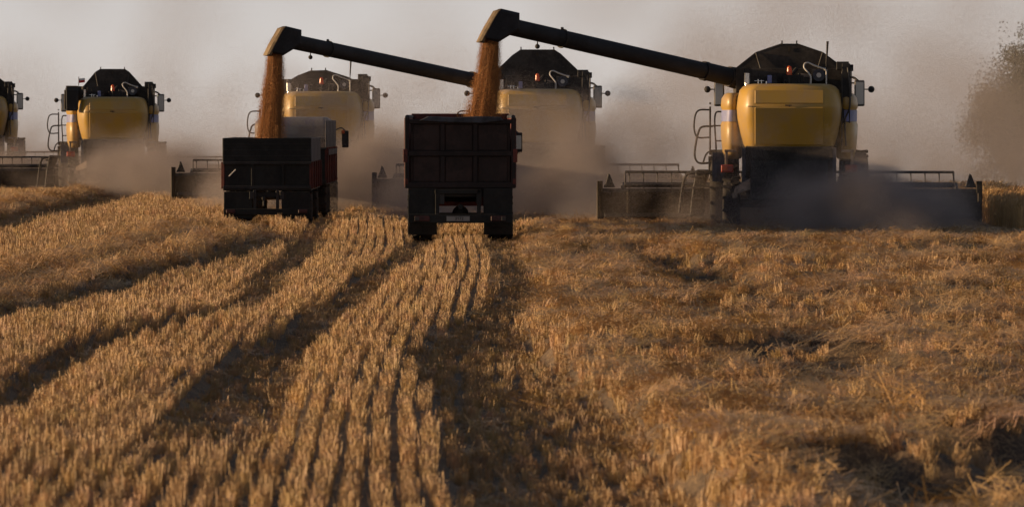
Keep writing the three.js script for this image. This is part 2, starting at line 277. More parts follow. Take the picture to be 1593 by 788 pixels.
{
  const spots = [], heap = [], r = rngOf(101);
  const straw = (b) => { const k = b * (0.74 + 0.46 * r()), g = 0.645 + 0.022 * gauss(r); return rgb(0.54 * k, 0.54 * g * k, 0.54 * clamp(0.30 + 0.03 * gauss(r), 0.2, 0.42) * k); };
  for (let D = 29; D < 174; D += 0.30) {
    const half = 0.118 * D + 1.2, lo = -half - 2.2, hi = half + 1.2;
    for (let i = Math.floor((lo + 0.0137 * D) / 0.215); i <= (hi + 0.0137 * D) / 0.215; i++) {
      const d = D + (r() - 0.5) * 0.2; let x = i * 0.215 - 0.0137 * d + 0.24 * Math.sin(d / 13 + 1) + (fbm(i * 1.7, d * 0.25, 7.7, 2) - 0.5) * 0.10 + gauss(r) * 0.008;
      if (x > header_right(d)) continue;
      const q = lay(x, d); if (q.s > 0.3) { x += gauss(r) * 0.07; if (r() < 0.25) continue; }
      if (q.t > 0.4) { if (r() < 0.1) continue; x += gauss(r) * 0.05; }
      if (fbm(x * 2.6, d * 1.9, 12.1, 2) > 0.74) continue;                                        // gaps in the drill rows
      const vary = (0.45 + 1.1 * fbm(x * 1.1, d * 0.75, 5.2, 3)) * (1 + 0.30 * Math.sin((d + 0.55 * x + 1.5 * fbm(x * 0.3, d * 0.2, 2.1, 2)) * 4.6) * smooth(-2, -5, x) * smooth(70, 90, d));
      const sy = vary * (1 - 0.38 * q.t) * (1 - 0.2 * q.s) * (1 - 0.3 * q.p) * (1 - 0.3 * q.h) * (0.74 + 0.42 * r());
      spots.push({ p: V(x, ground(x, d), -d), ry: (r() < 0.5 ? 0 : Math.PI) + gauss(r) * 0.06, rx: gauss(r) * (0.06 + 0.12 * q.t + 0.2 * q.s), rz: gauss(r) * (0.05 + 0.12 * q.t + 0.2 * q.s), sx: 1.05 + 0.25 * r(), sy, sz: 1, c: straw(0.96 - 0.18 * q.t) });
    }
    // loose straw: thick on the windrows and over the rough ground on the right, thin elsewhere
    for (let x = lo; x < hi; x += 0.30) {
      const xx = x + r() * 0.3, d = D + r() * 0.3; if (xx > header_right(d)) continue;
      const q = lay(xx, d), dens = 0.03 + 0.95 * clamp(q.w, 0, 1) + q.s * (0.42 + 0.5 * smooth(0.35, 0.6, fbm(xx * 0.7, d * 0.5, 21, 3))) - 0.5 * q.p - 0.55 * q.h + 0.05 * q.t;
      if (r() < dens) { const k = 0.7 + 0.7 * r(); heap.push({ p: V(xx, ground(xx, d) + (q.w > 0.25 ? 0.04 + 0.12 * r() * q.w : q.s * 0.14 * r()), -d), ry: r() * 6.28, rx: gauss(r) * 0.2, rz: gauss(r) * 0.2, sx: k, sy: k * (0.7 + 0.6 * q.w), c: straw(1.06) }); }
    }
  }
  scatter('stubble', 'cut golden wheat stubble standing in long drill rows across the field', 'stubble', [1, 2, 3, 4, 5, 6].map((k) => stubbleClump(k * 77)), spots);
  scatter('loose_straw', 'loose straw and chaff left in windrows on the stubble', 'straw', [1, 2, 3, 4].map((k) => strawHeap(k * 913, 64, 0.24, 0.12)), heap);
  const wheat = [];
  for (let D = 104; D < 196; D += 0.42) for (let x = header_right(D) + 0.3; x < 0.118 * D + 6; x += 0.42) { if (D > 125 && x > header_right(D) + 9) break; const xx = x + r() * 0.3, d = D + r() * 0.3; wheat.push({ p: V(xx, ground(xx, d), -d), ry: gauss(r) * 0.4, rx: gauss(r) * 0.06, rz: gauss(r) * 0.06, sx: 1, sy: 0.9 + 0.25 * r(), c: straw(0.95) }); }
  scatter('standing_wheat', 'ripe standing wheat not yet cut beside and ahead of the headers', 'wheat', [1, 2, 3].map((k) => wheatClump(k * 517)), wheat);
  console.log('stubble', spots.length, 'straw', heap.length, 'wheat', wheat.length);
}

// ------------------------------------------------------------------ wheels
function wheel(parent, name, x, y, z, r, w, lugs, rimMat) {
  const half = w / 2, prof = [[r * 0.55, -half * 0.8], [r * 0.8, -half], [r * 0.96, -half * 0.86], [r, -half * 0.5], [r, half * 0.5], [r * 0.96, half * 0.86], [r * 0.8, half], [r * 0.55, half * 0.8]].map((p) => new THREE.Vector2(...p));
  const g = [plain(new THREE.LatheGeometry(prof, 32).rotateZ(Math.PI / 2))];
  for (let i = 0; i < lugs; i++) for (const s of [-1, 1]) { const b = new THREE.BoxGeometry(w * 0.52, 0.05, 0.07); b.rotateY(s * 0.5).translate(s * w * 0.25, r + 0.012, 0).rotateX((i + (s > 0 ? 0.5 : 0)) / lugs * 6.2832); g.push(plain(b)); }
  const t = part(parent, name, g.map((q) => q.translate(x, y, z)), M.tyre);
  const rim = [plain(new THREE.CylinderGeometry(r * 0.56, r * 0.56, w * 0.5, 24).rotateZ(Math.PI / 2)), plain(new THREE.CylinderGeometry(r * 0.2, r * 0.2, w * 0.75, 16).rotateZ(Math.PI / 2))];
  for (let i = 0; i < 8; i++) rim.push(plain(new THREE.CylinderGeometry(0.025, 0.025, w * 0.58, 6).rotateZ(Math.PI / 2).translate(0, r * 0.36 * Math.cos(i * 0.785), r * 0.36 * Math.sin(i * 0.785))));
  part(t, 'rim', rim.map((q) => q.translate(x, y, z)), rimMat);
}

// ------------------------------------------------------------------ combine harvesters (rear of the hood at z = 0, driving towards -z)
function combine(label, u, D, opt) {
  const o = thing('combine_harvester', label, 'combine', 'combine harvesters working in echelon');
  const X = (u - CX) * D / F; o.position.set(X, ground(X, D + 3) - 0.02, -D); o.rotation.y = -Math.atan2(X, D) + (opt.turn || 0);
  o.updateMatrixWorld(true);
  const top = opt.top, y0 = 3.55, yellow = opt.dusty ? M.yellowDusty : M.yellowClean;
  // rear engine hood
  const hood = part(o, 'rear_hood', loft([[2.06, 1.06, -0.35, -2.0, 0.26, 0.7], [2.12, 1.11, -0.30, -2.0, 0.28, 0.8], [2.4, 1.19, -0.21, -2.0, 0.34, 0.95], [2.75, 1.26, -0.097, -2.0, 0.4, 1.0], [3.02, 1.28, -0.01, -2.0, 0.42, 1.0], [3.12, 1.27, -0.01, -2.0, 0.42, 1.0], [3.28, 1.25, -0.06, -2.0, 0.4, 1.0], [3.45, 1.21, -0.11, -2.0, 0.38, 1.0], [3.54, 1.13, -0.17, -1.95, 0.36, 0.95], [3.59, 1.02, -0.25, -1.9, 0.33, 0.9], [3.605, 0.9, -0.34, -1.85, 0.3, 0.8]]), yellow);
  part(hood, 'rear_panel', rbox(1.66, 0.95, 0.05, 0.02, 0, 2.585, -0.15, 0.312), yellow);
  part(hood, 'upper_panel', [rbox(1.66, 0.34, 0.05, 0.02, 0, 3.285, -0.06, -0.295)], yellow);
  part(hood, 'latch', [box(0.16, 0.025, 0.02, -0.02, 3.083, 0.01), box(0.02, 0.05, 0.02, 0.0, 3.07, 0.02)], M.dark);
  part(hood, 'hood_corner_trim', [box(0.12, 0.02, 0.015, -0.95, 3.06, -0.02, 0, -0.5)], M.rubberLip);
  // side covers with the pale stripe
  for (const s of [-1, 1]) {
    const lev = (k) => loft([[1.78, 0.2, -1.25, -4.3, 0.18, 0.6], [1.9, 0.24, -1.1, -4.35, 0.22, 0.8], [2.3, 0.28, -1.0, -4.4, 0.26, 0.9], [2.62, 0.29, -1.0, -4.4, 0.27, 0.9], [2.68, 0.26, -1.05, -4.4, 0.24, 0.9], [2.98, 0.26, -1.05, -4.4, 0.24, 0.9], [3.04, 0.29, -1.0, -4.4, 0.27, 0.9], [3.25, 0.27, -1.02, -4.4, 0.25, 0.9], [3.36, 0.2, -1.1, -4.35, 0.18, 0.8], [3.39, 0.12, -1.2, -4.3, 0.1, 0.6]]).translate(s * 1.39, 0, 0);
    const sp = part(o, 'side_panel', lev(), yellow);
    part(sp, 'stripe', loft([[2.69, 0.272, -1.035, -4.39, 0.25, 0.9], [2.97, 0.272, -1.035, -4.39, 0.25, 0.9]]).translate(s * 1.39, 0, 0), M.stripe);
    part(o, 'lower_panel', [box(0.05, 0.75, 1.9, s * 1.66, 1.55, -2.6), box(0.32, 0.72, 0.04, s * 1.72, 1.58, -1.62)], M.blueGrey);
    part(o, 'frame_post', [box(0.16, 0.95, 0.1, s * 1.06, 1.58, -0.35)], M.blueGrey);
    part(o, 'lamp_bracket', [box(0.07, 0.45, 0.06, s * 1.52, 1.78, -0.62), box(0.3, 0.06, 0.08, s * 1.42, 1.98, -0.62)], M.chaffPlate);
    const tl = part(o, 'tail_light', [rbox(0.3, 0.19, 0.08, 0.03, s * 1.5, 1.55, -0.55)], M.red);
    part(tl, 'reflector', [box(0.13, 0.1, 0.02, s * 1.5 - 0.06, 1.56, -0.505)], M.amber);
  }
  // dark belly, straw chopper, spreader plate
  part(o, 'threshing_body', [prism([[-0.12, 2.08], [-5.2, 2.3], [-5.2, 1.0], [-3.6, 0.75], [-1.2, 0.95], [-0.2, 1.35]], 2.1, 0, 0, 0, 0.01, -Math.PI / 2), box(2.5, 0.5, 3.2, 0, 2.3, -3.0)], M.dark);
  part(o, 'straw_chopper', [prism([[-0.1, 1.75], [0.28, 1.25], [0.42, 0.85], [0.1, 0.72], [-0.75, 0.95], [-0.75, 1.75]], 1.86, 0, 0, 0, 0.01, -Math.PI / 2), box(1.9, 0.06, 0.5, 0, 0.78, 0.35, -0.3)], M.dark);
  part(o, 'deflector_plate', [quadGeo(V(-1.34, 0.92, 0.2), V(-0.86, 1.08, 0.3), V(-0.86, 1.36, 0.05), V(-1.3, 1.1, 0.05), 0.03), quadGeo(V(-1.36, 0.84, 0.22), V(-1.24, 0.86, 0.24), V(-1.24, 1.0, 0.2), V(-1.36, 0.98, 0.18), 0.03)], M.chaffPlate);
  part(o, 'rear_axle', [box(2.7, 0.2, 0.24, 0, 0.7, -1.1), box(0.3, 0.5, 0.3, 0, 0.95, -1.1)], M.steel);
  for (const s of [-1, 1]) { wheel(o, 'rear_wheel', s * 1.4, 0.66, -1.1, 0.66, 0.42, 14, M.rim); wheel(o, 'front_wheel', s * 1.62, 0.97, -4.6, 0.97, 0.72, 16, M.rim); }
  part(o, 'front_axle', [box(2.7, 0.3, 0.34, 0, 0.95, -4.6)], M.steel);
  // engine deck clutter between the hood and the grain tank
  part(o, 'engine_deck', [box(2.3, 0.1, 0.9, 0, 3.5, -1.85), box(0.5, 0.32, 0.4, 0.1, 3.66, -1.75), box(0.28, 0.3, 0.3, -0.45, 3.65, -1.72), box(0.12, 0.24, 0.12, 0.42, 3.66, -1.6), rod(V(0.55, 3.8, -1.6), V(0.95, 3.8, -1.6), 0.16, 0.16, 16), rod(V(-0.1, 3.65, -1.55), V(0.18, 3.98, -1.8), 0.05, 0.05), rod(V(0.24, 3.62, -1.5), V(0.24, 3.86, -1.6), 0.03), box(0.6, 0.18, 0.2, -0.6, 3.6, -1.5), rod(V(-0.75, 3.6, -1.5), V(-0.75, 3.86, -1.5), 0.02), rod(V(-0.95, 3.6, -1.6), V(-0.9, 3.95, -1.6), 0.014)], M.dark);
  part(o, 'air_filter', [rod(V(0.72, 3.82, -1.4), V(0.72, 3.82, -1.6), 0.15, 0.15, 18)], M.blueGrey);
  part(o, 'filter_cap', [rod(V(0.72, 3.82, -1.38), V(0.72, 3.82, -1.4), 0.06, 0.06, 12)], M.pipe);
  part(o, 'battery_box', [rbox(0.11, 0.2, 0.14, 0.02, -0.48, 3.72, -1.45)], M.stripe);
  part(o, 'hydraulic_fitting', [rod(V(-0.76, 3.6, -1.4), V(-0.76, 3.72, -1.4), 0.018), rod(V(-0.68, 3.6, -1.4), V(-0.68, 3.7, -1.4), 0.014), rod(V(-0.85, 3.68, -1.4), V(-0.62, 3.68, -1.4), 0.014), rod(V(-0.56, 3.6, -1.4), V(-0.56, 3.67, -1.4), 0.022)], M.chrome);
  part(o, 'brown_cover', [quadGeo(V(0.28, 3.86, -1.62), V(0.56, 3.84, -1.62), V(0.52, 3.6, -1.55), V(0.38, 3.6, -1.55), 0.02)], M.chaffPlate);
  const ex = part(o, 'exhaust_pipe', [plain(new THREE.CylinderGeometry(0.085, 0.075, 0.34, 20, 1, true).translate(-1.03, 3.78, -1.3)), plain(new THREE.CylinderGeometry(0.07, 0.065, 0.34, 20, 1, true).translate(-1.03, 3.78, -1.3)), rod(V(-1.06, 3.45, -1.3), V(-1.03, 3.64, -1.3), 0.05)], M.chrome);
  part(ex, 'sooty_mouth', [plain(new THREE.CylinderGeometry(0.088, 0.088, 0.12, 20, 1, true).translate(-1.03, 3.93, -1.3))], M.dark);
  const bc = part(o, 'beacon', [plain(new THREE.CylinderGeometry(0.055, 0.07, 0.17, 18).translate(0, 3.91, -1.35)), plain(new THREE.SphereGeometry(0.055, 16, 8, 0, 6.3, 0, 1.57).translate(0, 3.995, -1.35))], M.amber);
  part(bc, 'beacon_stalk', [rod(V(0, 3.55, -1.35), V(0, 3.83, -1.35), 0.018)], M.steel);
  part(o, 'handrail', [tube([[0.52, 3.56, -0.9], [0.52, 3.78, -0.9], [0.44, 3.9, -0.92], [0.36, 4.0, -0.95], [0.37, 4.09, -0.98], [0.44, 4.12, -1.0], [0.62, 4.05, -1.05], [0.85, 3.97, -1.1]], 0.018), rod(V(0.85, 3.97, -1.1), V(0.9, 3.95, -1.1), 0.035)], M.pipe);
  if (opt.antenna) { const an = part(o, 'antenna', [rod(V(0.9, 3.5, -1.0), V(0.9, 4.1, -1.0), 0.014), rod(V(0.9, 4.1, -1.0), V(0.93, 4.64, -1.0), 0.02, 0.03)], M.dark); part(an, 'antenna_base', [rod(V(0.9, 3.5, -1.0), V(0.9, 3.95, -1.0), 0.018)], M.pipe); }
  part(o, 'clean_grain_elevator', [box(0.2, 1.9, 0.5, 1.38, 3.15, -1.3), box(0.3, 0.2, 0.6, 1.3, 4.05, -1.5), box(0.16, 0.16, 0.4, 1.48, 4.0, -1.6)], M.dark);
  part(o, 'hydraulic_line', [rod(V(1.28, 2.1, -0.98), V(1.28, 3.9, -0.98), 0.014), tube([[1.42, 4.0, -1.0], [1.47, 3.5, -0.98], [1.46, 3.0, -0.98], [1.36, 2.75, -0.98], [1.38, 2.1, -1.0]], 0.022), rod(V(1.5, 3.3, -1.02), V(1.5, 4.0, -1.05), 0.02)], M.steel);
  // grain tank and its fold-up extensions
  part(o, 'grain_tank', [box(2.62, 0.75, 2.5, 0, 3.62, -3.2)], M.tank);
  {
    const prof = opt.dome, zr = -1.98, zf = -4.3, inn = 0.25;
    const rear = (i) => V(prof[i][0], prof[i][1], zr - (prof[i][1] - y0) * inn), front = (i) => V(prof[i][0], prof[i][1], zf + (prof[i][1] - y0) * inn);
    const ext = part(o, 'tank_extension', [prism([[prof[0][0], prof[0][1] - 0.08], ...prof, [prof[prof.length - 1][0], prof[prof.length - 1][1] - 0.08]].reverse(), 0.03, 0, 0, zr - 0.12, 0.005)], M.tank);
    for (let i = 0; i < prof.length - 1; i++) if (i !== opt.gap) part(ext, 'flap', quadGeo(V(prof[i][0], prof[i][1], zr - 0.1), V(prof[i + 1][0], prof[i + 1][1], zr - 0.1), V(prof[i + 1][0], prof[i + 1][1], zf), V(prof[i][0], prof[i][1], zf), 0.03), M.tank);
    part(ext, 'flap', prism([...prof].reverse(), 0.03, 0, 0, zf, 0.005), M.tank);
    for (const i of opt.rib || []) part(ext, 'rib', rod(V(prof[i][0], prof[i][1] + 0.005, zr - 0.08), V(prof[i][0] * 0.86, y0 + 0.45, zr - 0.06), 0.02), M.steel);
    for (const [dx, i] of [[-0.01, opt.gap], [0.01, opt.gap + 1]]) part(ext, 'corner_stay', [box(0.035, 0.1, 0.03, prof[i][0] + dx, top + 0.025, zr - 0.1)], M.tank);
    for (const [x, y] of [[0, top - 0.14], [0.68, y0 + 0.52]]) part(ext, 'warning_mark', [box(0.06, 0.1, 0.006, x, y, zr - 0.095)], M.header);
    const hp = part(o, 'grain_heap', [plain(new THREE.ConeGeometry(1.15, 0.55, 28, 4).translate(0, 3.95, -3.15))], M.grain);
    hp.scale.set(1, 1, 0.9); hp.position.z = -0.3;
  }
  // cab, mirrors
  const cab = part(o, 'cab', [box(1.9, 0.5, 1.7, 0, 2.1, -5.7), box(0.08, 1.25, 0.08, -0.9, 2.9, -4.95), box(0.08, 1.25, 0.08, 0.9, 2.9, -4.95), box(0.08, 1.25, 0.08, -0.8, 2.9, -6.4), box(0.08, 1.25, 0.08, 0.8, 2.9, -6.4), box(1.9, 1.3, 0.06, 0, 2.9, -4.9)], M.dark);
  part(cab, 'cab_roof', rbox(2.1, 0.26, 2.0, 0.1, 0, 3.58, -5.7), yellow);
  part(cab, 'windscreen', [box(1.55, 1.15, 0.02, 0, 2.9, -6.42)], M.glass); for (const s of [-1, 1]) part(cab, 'side_window', [box(0.02, 1.15, 1.35, s * 0.9, 2.9, -5.68)], M.glass);
  for (const s of [-1, 1]) {
    const mi = part(o, 'mirror', [rbox(0.26, 0.66, 0.1, 0.04, s * 1.78, 3.40, -5.9)], M.steel);
    part(mi, 'mirror_glass', [rbox(0.21, 0.58, 0.02, 0.01, s * 1.78, 3.40, -5.845)], M.lens);
    part(mi, 'mirror_arm', [tube([[s * 1.0, 3.62, -5.9], [s * 1.35, 3.78, -5.95], [s * 1.62, 3.8, -5.95], [s * 1.76, 3.7, -5.9]], 0.03), rod(V(s * 1.35, 3.77, -5.95), V(s * 1.35, 3.5, -5.95), 0.04), rod(V(s * 1.3, 3.66, -5.95), V(s * 1.72, 3.66, -5.9), 0.02)], M.steel);
    part(mi, 'work_lamp', [rod(V(s * 1.86, 3.5, -5.9), V(s * 2.05, 3.5, -5.9), 0.015), plain(new THREE.SphereGeometry(0.085, 14, 10).scale(1, 1, 0.7).translate(s * 2.08, 3.5, -5.9))], M.dark);
  }
  // left-hand platform, rails and ladder
  part(o, 'platform_rail', [rod(V(-1.98, 1.85, -4.2), V(-1.98, 3.06, -4.2), 0.026), tube([[-1.98, 2.98, -4.2], [-2.25, 2.97, -4.2], [-2.33, 2.9, -4.2], [-2.38, 2.5, -4.2], [-2.3, 2.3, -4.2], [-1.98, 2.29, -4.2]], 0.022), tube([[-1.9, 2.57, -4.2], [-2.2, 2.54, -4.2], [-2.27, 2.42, -4.2], [-2.36, 1.8, -4.2], [-2.28, 1.66, -4.2], [-2.1, 1.64, -4.2], [-1.9, 1.68, -4.2]], 0.026), tube([[-2.15, 1.66, -4.2], [-2.08, 1.86, -4.2], [-1.98, 1.94, -4.2], [-1.86, 1.95, -4.2]], 0.022), tube([[-1.66, 2.93, -4.2], [-1.82, 2.92, -4.2], [-1.86, 2.8, -4.2], [-1.83, 1.9, -4.2], [-1.86, 1.7, -4.2]], 0.022), rod(V(-1.92, 2.58, -4.2), V(-1.66, 2.58, -4.2), 0.02), rod(V(-1.84, 2.2, -4.2), V(-1.66, 2.2, -4.2), 0.02), rod(V(-1.98, 3.12, -4.2), V(-1.98, 3.16, -4.2), 0.03)], M.dark);
  part(o, 'platform', [box(0.75, 0.1, 1.9, -1.95, 1.42, -4.6), box(0.18, 0.4, 0.3, -1.93, 1.62, -4.2)], M.dark);
  const ld = part(o, 'ladder', [prism([[-2.36, 1.4], [-2.0, 1.4], [-2.14, 1.0], [-2.16, 0.3], [-2.52, 0.3], [-2.44, 1.0]].reverse(), 0.5, 0, 0, -5.4, 0.03), tube([[-2.3, 1.38, -5.3], [-2.55, 1.36, -5.3], [-2.64, 1.25, -5.3], [-2.75, 0.6, -5.3], [-2.78, 0.35, -5.3]], 0.035), tube([[-2.02, 1.2, -5.3], [-1.9, 1.26, -5.3], [-1.8, 1.24, -5.3]], 0.03)], M.dark);
  for (let k = 0; k < 4; k++) part(ld, 'rung', [box(0.34, 0.05, 0.3, -2.3, 0.45 + 0.28 * k, -5.1)], M.steel);
  // header with its reel
  const W = 4.8, zh = -6.0;
  const hd = part(o, 'header', [box(W * 2, 0.78, 0.1, 0, 0.54, zh), box(W * 2, 0.05, 1.3, 0, 0.14, zh - 0.6)], M.header);
  part(hd, 'header_beam', [box(W * 2, 0.1, 0.14, 0, 0.93, zh), box(W * 2 - 0.2, 0.1, 0.12, 0, 0.3, zh + 0.08)], M.steel);
  for (let k = 0; k < 7; k++) part(hd, 'back_rib', [box(0.06, 0.6, 0.06, -W + 0.7 + k * (2 * W - 1.4) / 6, 0.6, zh + 0.07)], M.header);
  for (const s of [-1, 1]) {
    part(hd, 'end_plate', [prism([[0.1, 0.08], [0.1, 0.95], [-0.2, 1.1], [-1.2, 0.75], [-1.9, 0.12]].map(([a, b]) => [a, b]), 0.12, s * (W + 0.04), 0, zh, 0.02, -Math.PI / 2), box(0.14, 0.3, 0.16, s * (W + 0.02), 1.02, zh + 0.02)], M.header);
    part(hd, 'crop_divider', [prism([[-0.14, 0], [0.16, 0], [0.08, 0.2], [0.03, 0.33], [-0.02, 0.36], [-0.06, 0.2]], 0.1, s * (W - 0.2), 1.0, zh - 0.2, 0.02)], M.dark);
    part(hd, 'reel_support', [rod(V(s * (W - 0.55), 0.9, zh), V(s * (W - 0.55), 1.08, zh - 0.65), 0.05), box(0.06, 0.1, 0.8, s * (W - 0.55), 1.0, zh - 0.35)], M.steel);
  }
  const wr = W - 0.6;
  for (let k = 0; k < 6; k++) {
    const a = k * Math.PI / 3, y = 1.06 + 0.38 * Math.sin(a), z = zh - 0.7 + 0.38 * Math.cos(a), g = [rod(V(-wr, y, z), V(wr, y, z), 0.032, 0.032, 8)], t = [];
    for (let x = -wr + 0.1; x < wr; x += 0.36) t.push(rod(V(x, y, z), V(x + 0.01, y - 0.09, z + 0.01), 0.02, 0.014, 5), rod(V(x + 0.01, y - 0.09, z + 0.01), V(x + 0.012, y - 0.26, z + 0.05), 0.011, 0.009, 4));
    const b = part(hd, 'reel_bar', g, M.dark); part(hd, 'reel_tine_row', t, M.steel);
  }
  const star = []; for (const x of [-wr, -wr / 3, wr / 3, wr]) { for (let k = 0; k < 6; k++) { const a = k * Math.PI / 3, b = a + Math.PI / 3; star.push([x, V(x, 1.06, zh - 0.7), V(x, 1.06 + 0.38 * Math.sin(a), zh - 0.7 + 0.36 * Math.cos(a)), V(x, 1.06 + 0.38 * Math.sin(b), zh - 0.7 + 0.36 * Math.cos(b))]); } }
  for (const x of [-wr, -wr / 3, wr / 3, wr]) part(hd, 'reel_spider', star.filter((s) => s[0] === x).flatMap((s) => [rod(s[1], s[2], 0.014, 0.014, 5), rod(s[2], s[3], 0.012, 0.012, 5)]), M.steel);
  part(hd, 'reel_shaft', rod(V(-wr, 1.06, zh - 0.7), V(wr, 1.06, zh - 0.7), 0.07, 0.07, 12), M.steel);
  part(o, 'feeder_house', [prism([[-4.9, 1.9], [-6.0, 0.95], [-6.0, 0.2], [-4.9, 1.0]], 1.3, 0, 0, 0, 0.02, -Math.PI / 2)], M.dark);
  // unloading auger
  if (opt.tip) {
    const tip = o.worldToLocal(opt.tip.clone()), piv = V(-1.16, 3.72, -2.4), d = tip.clone().sub(piv), L = d.length(); d.normalize();
    const r0 = 0.205, wB = piv.clone().addScaledVector(d, 1.2);
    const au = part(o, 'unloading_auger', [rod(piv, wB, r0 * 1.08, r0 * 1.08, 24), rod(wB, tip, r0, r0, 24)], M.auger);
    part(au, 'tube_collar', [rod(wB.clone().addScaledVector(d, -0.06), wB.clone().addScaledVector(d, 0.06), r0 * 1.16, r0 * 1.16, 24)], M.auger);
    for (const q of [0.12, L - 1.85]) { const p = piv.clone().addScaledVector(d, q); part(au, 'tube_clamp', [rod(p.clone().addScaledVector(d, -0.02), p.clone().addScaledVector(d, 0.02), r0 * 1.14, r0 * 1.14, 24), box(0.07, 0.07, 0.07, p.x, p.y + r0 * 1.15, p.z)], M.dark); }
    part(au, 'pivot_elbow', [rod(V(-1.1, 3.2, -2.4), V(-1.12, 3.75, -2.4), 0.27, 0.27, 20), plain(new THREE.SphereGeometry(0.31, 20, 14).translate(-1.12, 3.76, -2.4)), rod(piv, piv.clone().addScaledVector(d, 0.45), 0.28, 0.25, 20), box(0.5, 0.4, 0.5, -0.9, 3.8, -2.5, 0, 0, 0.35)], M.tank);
    part(au, 'tube_lamp', [plain(new THREE.SphereGeometry(0.06, 12, 8).translate(...tip.clone().addScaledVector(d, -1.1).add(V(0, -r0 - 0.12, 0.02)).toArray())), rod(tip.clone().addScaledVector(d, -1.1).add(V(0, -r0 - 0.1, 0.02)), tip.clone().addScaledVector(d, -1.1), 0.015)], M.dark);
    // the spout: a hood bent down at the end of the tube
    let yaw = Math.atan2(-d.z, d.x); if (yaw < 0) yaw += 2 * Math.PI; const hd2 = (pts, dep, mat, nm, par) => { const g = prism(pts, dep, 0, 0, 0, 0.05); g.rotateY((yaw - Math.PI) * 0.35); g.translate(tip.x, tip.y, tip.z); return part(par || au, nm, g, mat); };
    // outline in the plane of the tube: +x towards the pivot after the turn
    const ol = [[-0.50, -0.33], [-0.08, -0.42], [0.42, -0.12], [0.42, 0.27], [-0.02, 0.37], [-0.12, 0.32], [-0.24, 0.12], [-0.38, -0.12]];
    const sp = hd2(ol.map(([x, y]) => [-x * -1, y]), 0.46, M.auger, 'spout');
    const lip = [[-0.03, 0.36], [-0.15, 0.32], [-0.28, 0.1], [-0.42, -0.14], [-0.56, -0.42], [-0.44, -0.44], [-0.3, -0.14], [-0.17, 0.1], [-0.06, 0.28]];
    hd2(lip, 0.5, M.rubberLip, 'rubber_apron', sp);
  } else {
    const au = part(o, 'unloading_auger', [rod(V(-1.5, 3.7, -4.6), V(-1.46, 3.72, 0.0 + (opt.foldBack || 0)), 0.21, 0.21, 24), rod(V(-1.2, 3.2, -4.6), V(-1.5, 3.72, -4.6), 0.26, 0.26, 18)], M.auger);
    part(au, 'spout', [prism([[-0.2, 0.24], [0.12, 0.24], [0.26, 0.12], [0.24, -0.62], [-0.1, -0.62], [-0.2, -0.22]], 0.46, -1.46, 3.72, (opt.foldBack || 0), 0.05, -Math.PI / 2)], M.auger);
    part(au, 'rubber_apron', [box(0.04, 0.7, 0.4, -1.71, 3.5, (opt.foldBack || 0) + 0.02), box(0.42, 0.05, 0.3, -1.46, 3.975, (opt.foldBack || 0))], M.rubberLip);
  }
  if (opt.flag) { const fl = part(o, 'flag', [quadGeo(V(-1.22, 4.11, -2), V(-1.0, 4.13, -2), V(-1.0, 4.22, -2), V(-1.22, 4.2, -2), 0.006)], M.flagRed); part(fl, 'white_band', quadGeo(V(-1.22, 4.2, -2), V(-1.0, 4.22, -2), V(-1.0, 4.29, -2), V(-1.22, 4.27, -2), 0.006), M.white); part(fl, 'flag_pole', rod(V(-1.23, 3.5, -2), V(-1.22, 4.34, -2), 0.014), M.steel); }
  return o;
}
const domeA = [[-1.3, 4.0], [-0.82, 4.38], [-0.17, 4.6], [0.17, 4.6], [0.82, 4.38], [1.3, 4.02]];
const domeB = [[-1.26, 3.98], [-0.72, 4.5], [-0.46, 4.68], [0.46, 4.68], [0.66, 4.55], [1.26, 3.98]];
const domeC = [[-1.22, 3.82], [-0.75, 4.1], [-0.3, 4.27], [0.12, 4.28], [0.85, 4.05], [1.28, 3.82]];
const domeD = [[-1.12, 3.9], [-0.62, 4.5], [-0.42, 4.62], [0.42, 4.62], [0.6, 4.5], [1.14, 3.9]];
const tipR = at(779, 38, 106.6), tipM = at(443, 62, 121.8);
combine('nearest yellow combine on the right, its long auger unloading over the front grain truck', 1228, 108.5, { dome: domeA, gap: 2, top: 4.6, antenna: true, tip: tipR, rib: [1, 4] });
combine('dust-veiled yellow combine directly behind the front grain truck, auger reaching left', 836, 127, { dusty: true, dome: domeB.map(([x, y]) => [x, y + 0.06]), gap: 2, top: 4.74, antenna: false, tip: tipM, rib: [] });
combine('pale dusty combine behind the truck and trailer, partly hidden by the falling grain', 500, 140.6, { dusty: true, dome: domeC, gap: 2, top: 4.28, antenna: true, rib: [], foldBack: -2.6 });
combine('yellow combine at left with a small red and white flag and folded auger', 175, 161, { dome: domeD, gap: 2, top: 4.62, antenna: false, flag: true, rib: [1, 4], foldBack: -0.4 });
combine('combine cut off by the left edge of the picture, only its right side showing', -40, 172, { dusty: true, dome: domeA, gap: 2, top: 4.6, antenna: false, rib: [], foldBack: -1 });

